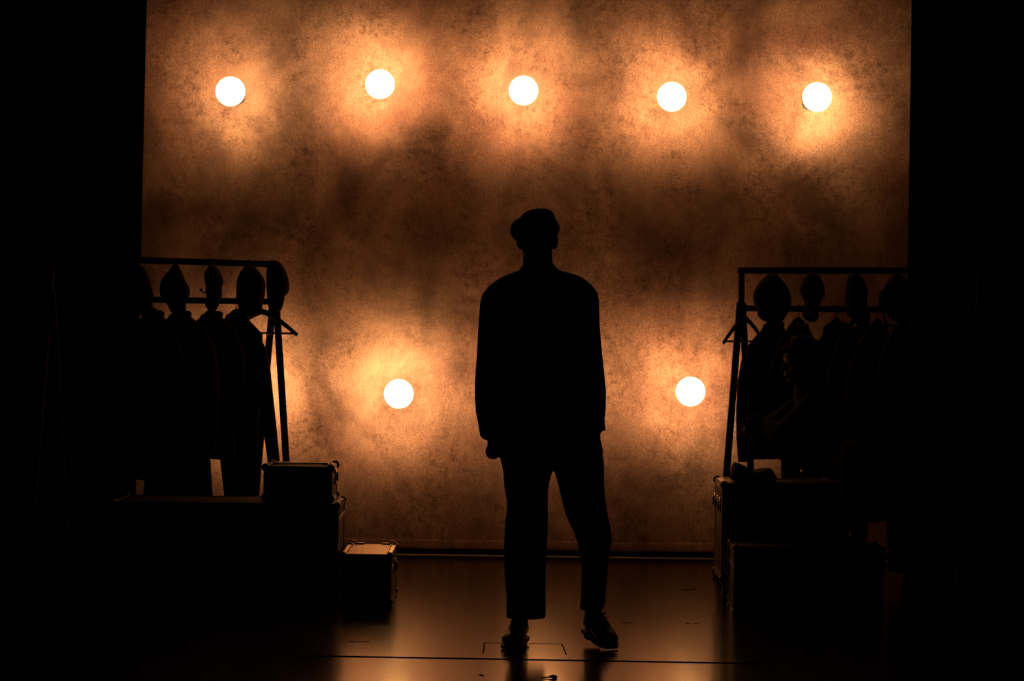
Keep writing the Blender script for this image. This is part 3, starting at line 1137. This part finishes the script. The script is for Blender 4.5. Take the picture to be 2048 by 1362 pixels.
loft_px(col, [(527, 1046, 1106.5, .070), (531, 1044.5, 1109, .076), (536, 1041, 1114.5, .083), (541, 1037, 1121, .088), (547, 1026, 1136, .092), (553, 1016, 1150, .08)], YB)
for e, px in ((-1, 1052), (1, 1100)):
    col.tube([P(px, 540, YB - .06), P(px + e * 3, 566, YB - .125), P(1076 + e * 12, 640, YB - .145)], [.014, .024, .008], 10, ((0, 1, 0), .4))
part('collar', col, M['wool'], man)
for k in range(4):
    b = P(1079, 650 + k * 62, YB - .145)
    part('button', MB().lathe([(.002, -.004), (.010, -.004), (.011, 0), (.002, .004)], b, 'Y', 14), M['rubber'], man)

tr = MB()
loft_px(tr, [(850, 996, 1188, .12), (900, 998, 1200, .128), (915, 1001, 1205, .13), (928, 1002, 1207, .122), (936, 1003, 1207.5, .10)], YB)
LL = [(905, 1001, 1100, .115), (926, 1003, 1104.5, .115), (943, 1005, 1104, .112), (960, 1006.5, 1100, .108), (977, 1008, 1097, .104), (1002, 1013, 1096, .10), (1024, 1013, 1095.5, .097), (1045, 1010.5, 1095, .095), (1064, 1010, 1094.6, .092), (1095, 1009, 1093.7, .09),
      (1157, 1008.5, 1092, .088), (1188, 1012.5, 1090.6, .088), (1220, 1013.5, 1090, .09), (1234, 1013.5, 1090, .09)]
RL_ = [(905, 1108, 1204, .115), (926, 1106.5, 1207, .115), (943, 1109, 1207.5, .112), (958, 1113.8, 1207, .108), (989, 1121, 1208.3, .104), (1017, 1128, 1212, .10, -.01), (1040, 1137, 1217, .097, -.02), (1064, 1148, 1222, .093, -.03), (1085, 1154, 1222.5, .09, -.03),
       (1113, 1159.5, 1216.5, .088, -.02), (1141, 1163.4, 1214, .086, 0), (1157, 1163.4, 1213, .084, .01), (1188, 1163.4, 1211.5, .08, .03), (1206, 1161, 1210, .078, .04), (1217, 1160, 1206, .076, .04)]
loft_px(tr, LL, YB, 2.8)
loft_px(tr, RL_, YB, 2.6)
# pocket swelling over the hidden hand
tr.sphere(P(1190, 905, YB - .03), (.032, .07, .055), 16, 10)
part('trousers', fused(tr, .0065, 1, .5, .005, 11), M['tweed'], man)
cuff = MB()
loft_px(cuff, [(1213, 1012.5, 1091, .092), (1233.5, 1013, 1090.5, .093)], YB, 2.8)
part('trouser_cuff', cuff, M['tweed'], man)
cuff = MB()
loft_px(cuff, [(1200, 1161, 1211, .08, .035), (1216, 1159.5, 1206.5, .079, .04)], YB, 2.6)
part('trouser_cuff', cuff, M['tweed'], man)

cp_ = MB()
loft_px(cp_, [(482, 1033, 1112, .108), (478, 1027, 1114, .115), (470, 1021.5, 1116, .122), (460, 1020, 1120, .125), (450, 1023, 1118, .122), (442, 1028, 1113.5, .116), (437, 1036, 1110, .11)], YB + .005, 2.3)
loft_px(cp_, [(450, 1034, 1111, .105), (440, 1038, 1110, .10), (433, 1041, 1109, .095), (427, 1046, 1107, .088), (422.5, 1053, 1102, .075), (419, 1063, 1095, .05), (418, 1070, 1088, .03)], YB + .005, 2.3)
part('cap_crown', fused(cp_, .005, 2, .5, .003, 22), M['tweed'], man)
vz = MB()
vr = []
for k in range(13):
    a = PI * k / 12
    vr.append((math.cos(a), math.sin(a)))
top, bot = [], []
cc = P(1074.5, 479, YB - .075)
for (ca, sa) in vr:
    top.append(cc + Vector((.072 * ca, -.075 * sa, .010 - .016 * sa)))
for (ca, sa) in reversed(vr):
    bot.append(cc + Vector((.060 * ca, -.010 * sa, .012 - .004 * sa)))
loop = top + bot
vz.rings([[p + Vector((0, 0, -.003)) for p in loop], [p + Vector((0, 0, .003)) for p in loop]])
part('cap_peak', vz, M['tweed'], man)
hr = MB()
for e in (-1, 1):
    hr.sphere(P(1074.5 + e * 34, 487, YB + .03), (.011, .05, .028), 12, 8)
hr.sphere(P(1074.5, 492, YB + .075), (.066, .03, .045), 16, 10)
part('hair', fused(hr, .005, 1), M['hair_dark'], man)


def shoe(parent, ankle, heel, toe, width, lift=0.0):
    """A laced shoe from heel to toe (points under the sole); its collar closes round the ankle."""
    heel, toe, ankle = Vector(heel), Vector(toe), Vector(ankle)
    ax = toe - heel
    Ln = ax.length
    d = ax.normalized()
    sd = Vector((d.y, -d.x, 0)).normalized()
    up = sd.cross(d).normalized()
    if up.z < 0:
        up = -up
    mb = MB()
    prof = [(0.0, .55, .055), (.04, .72, .085), (.12, .80, .10), (.25, .80, .105), (.38, .82, .098), (.50, .88, .083), (.62, .97, .066), (.74, 1.0, .055), (.86, .92, .047), (.95, .68, .038), (1.0, .38, .026)]
    rs = []
    for tt, wf, h in prof:
        base = heel + d * Ln * tt + up * .012
        ring = []
        for k in range(20):
            a = 2 * PI * k / 20
            x = math.copysign(abs(math.cos(a)) ** .8, math.cos(a)) * width / 2 * wf
            z = h / 2 + math.copysign(abs(math.sin(a)) ** .8, math.sin(a)) * h / 2
            x *= 1 - .35 * max(0, z / h - .4)
            ring.append(base + sd * x + up * z)
        rs.append(ring)
    mb.rings(rs)
    top = heel + d * Ln * .20 + up * .10
    mb.tube([top - up * .04, top + (ankle - top) * .5, ankle], [.038, .037, .037], 16)
    up_ = part('shoe', fused(mb, .005, 2), M['leather'], parent)
    so = MB()
    rs = []
    for zz in (0, .012):
        ring = []
        L_, R_ = [], []
        for tt, wf, h in prof:
            q = heel + d * (Ln * (tt * 1.02 - .01)) + up * zz
            L_.append(q + sd * width / 2 * wf * 1.04)
            R_.append(q - sd * width / 2 * wf * 1.04)
        rs.append(L_ + R_[::-1])
    so.rings(rs)
    part('sole', so, M['sole'], up_)
    hl = MB()
    q0, q1 = heel + d * .0 - up * .0, heel + d * Ln * .27
    rs = []
    for zz in (-.018, .0):
        rs.append([heel + d * x + sd * y + up * zz for x, y in ((.018, .018), (.018, -.018), (Ln * .12, -.032), (Ln * .26, -.032), (Ln * .26, .032), (Ln * .12, .032))])
    hl.rings(rs)
    part('heel', hl, M['sole'], up_)
    lc = MB()
    for k in range(4):
        q = heel + d * Ln * (.44 + .065 * k) + up * (.110 - .012 * k)
        lc.tube([q + sd * .022, q + up * .003, q - sd * .022], .0028, 8)
    part('lace', lc, M['wool'], up_)


la = P(1039, 1243, YB + .05)
shoe(man, la, Vector((P(1042, 1280, .27).x, .25, .018)), Vector((P(1021, 1301, .015).x, .0, .004)), .100)
ra = P(1187, 1226, YB + .09)
rt = floor_pt(1224, 1299)
shoe(man, ra, Vector((P(1176, 1270, .27).x, .27, P(1176, 1268, .27).z + .012)), rt + Vector((-.002, -.005, .004)), .098)

# ---- the seated person on the tall case
YS = Y3 + .17
sit = thing('person', 'curly-haired person seated on the tall flight case, turned sideways', 'person', P(1680, 962, YS))


def J(px, py, dy=0.0):
    return P(px, py, YS + dy)


def limb(mb, pts, rad, n=14, flat=None):
    mb.tube(pts, rad, n, flat, True)


hipL, hipR = J(1682, 916, .07), J(1690, 916, -.09)
kneeUp, footUp = J(1527, 868, .06), J(1640, 938, .0)
kneeDn = P(1708, 912, Y4 + .13)
footDn = P(1709, 1076, Y4 + .14)
chest, neckb = J(1648, 835, 0), J(1622, 786, .0)
shN, shF = J(1636, 806, -.16), J(1620, 803, .17)
elN, haN = J(1566, 872, -.16), J(1532, 852, -.04)
elF, haF = J(1556, 846, .15), J(1522, 856, .08)
sb = MB()
head(sb, J(1602, 724), (-1, -.18, -.06), (-.06, 0, 1), .98)
limb(sb, [J(1612, 752), J(1618, 772), neckb], [.052, .053, .062])
limb(sb, [J(1624, 790), chest, J(1668, 885), J(1684, 912)], [.085, .125, .115, .115], 20, ((0, 1, 0), 1.25))
for a, b, c_ in ((shN, elN, haN), (shF, elF, haF)):
    limb(sb, [J(1632, 806, (a.y - YS) * .5), a, (a + b) / 2, b], [.05, .052, .046, .040])
    limb(sb, [b, (b * .6 + c_ * .4), c_], [.040, .038, .027])
limb(sb, [hipL, (hipL + kneeUp) / 2, kneeUp], [.085, .075, .055])
limb(sb, [kneeUp, kneeUp * .6 + footUp * .4, footUp], [.053, .055, .036])
limb(sb, [hipR, (hipR + kneeDn) / 2, kneeDn], [.085, .075, .055])
limb(sb, [kneeDn, kneeDn * .6 + footDn * .4, footDn], [.053, .055, .036])
hand(sb, haN, (haN - elN) + Vector((-.02, 0, -.02)), (0, -.6, .8), 1.1, .9, -1)
hand(sb, haF, (haF - elF), (0, .6, .8), 1.1, .9, 1)
part('body', fused(sb, .0058, 2), M['skin'], sit)
sj = MB()
limb(sj, [J(1621, 783), J(1632, 806), chest, J(1666, 885), J(1683, 906)], [.085, .12, .15, .14, .135], 20, ((0, 1, 0), 1.2))
for a, b, c_ in ((shN, elN, haN), (shF, elF, haF)):
    limb(sj, [J(1634, 808, (a.y - YS) * .5), a, (a + b) / 2, b], [.07, .072, .064, .058])
    limb(sj, [b, b * .55 + c_ * .45, b * .15 + c_ * .85], [.058, .053, .043])
part('jacket', fused(sj, .008, 3, .5, .006, 11), M['navy'], sit)
st = MB()
limb(st, [hipL, (hipL + kneeUp) / 2, kneeUp], [.105, .092, .070])
limb(st, [kneeUp, kneeUp * .6 + footUp * .4, kneeUp * .15 + footUp * .85], [.068, .068, .056])
limb(st, [hipR, (hipR + kneeDn) / 2, kneeDn], [.105, .092, .070])
limb(st, [kneeDn, kneeDn * .6 + footDn * .4, kneeDn * .06 + footDn * .94], [.068, .068, .064])
part('trousers', fused(st, .008, 3, .5, .005, 11), M['wool'], sit)
hs = MB()
random.seed(5)
hcn = J(1606, 716)
for k in range(150):
    u, v = random.uniform(-1, 1), random.uniform(0, 2 * PI)
    x, y, z = math.sqrt(1 - u * u) * math.cos(v), math.sqrt(1 - u * u) * math.sin(v), u
    if z < -.55 or (x < -.45 and z < .30):
        continue
    hs.sphere(hcn + Vector((x * .093, y * .088, z * .085 + .012)), random.uniform(.014, .024), 8, 6)
hs.sphere(hcn + Vector((.012, 0, .012)), (.085, .082, .082), 16, 10)
for k in range(14):
    hs.sphere(J(1561 + random.uniform(-5, 14), 699 + random.uniform(-9, 9), random.uniform(-.05, .05)), random.uniform(.010, .016), 8, 6)
part('hair', fused(hs, .0055, 1), M['hair_red'], sit)
shoe(sit, footUp + Vector((0, 0, .01)), J(1668, 955, -.01) + Vector((0, 0, .006)), J(1604, 957, -.10) + Vector((0, 0, .004)), .09)
hl_ = Vector((footDn.x + .015, footDn.y + .05, zl4 + .022))
shoe(sit, footDn + Vector((0, 0, .02)), hl_, hl_ + Vector((-.02, -.17, -.014)), .092)

# ------------------------------------------------------------------ small stub on the boards near the front
fp = floor_pt(1106, 1357)
stb = thing('stub', 'small dark stub with a thin pale stem lying on the floor before the standing person', 'debris', (fp.x, fp.y, 0))
part('tip', MB().tube([fp + Vector((-.012, 0, .007)), fp + Vector((0, 0, .0075)), fp + Vector((.011, .002, .006))], [.004, .0075, .006], 10, None, True), M['rubber'], stb)
part('stem', MB().tube([fp + Vector((-.046, 0, .003)), fp + Vector((-.010, 0, .005))], .0024, 8), M['pale_orange'], stb)
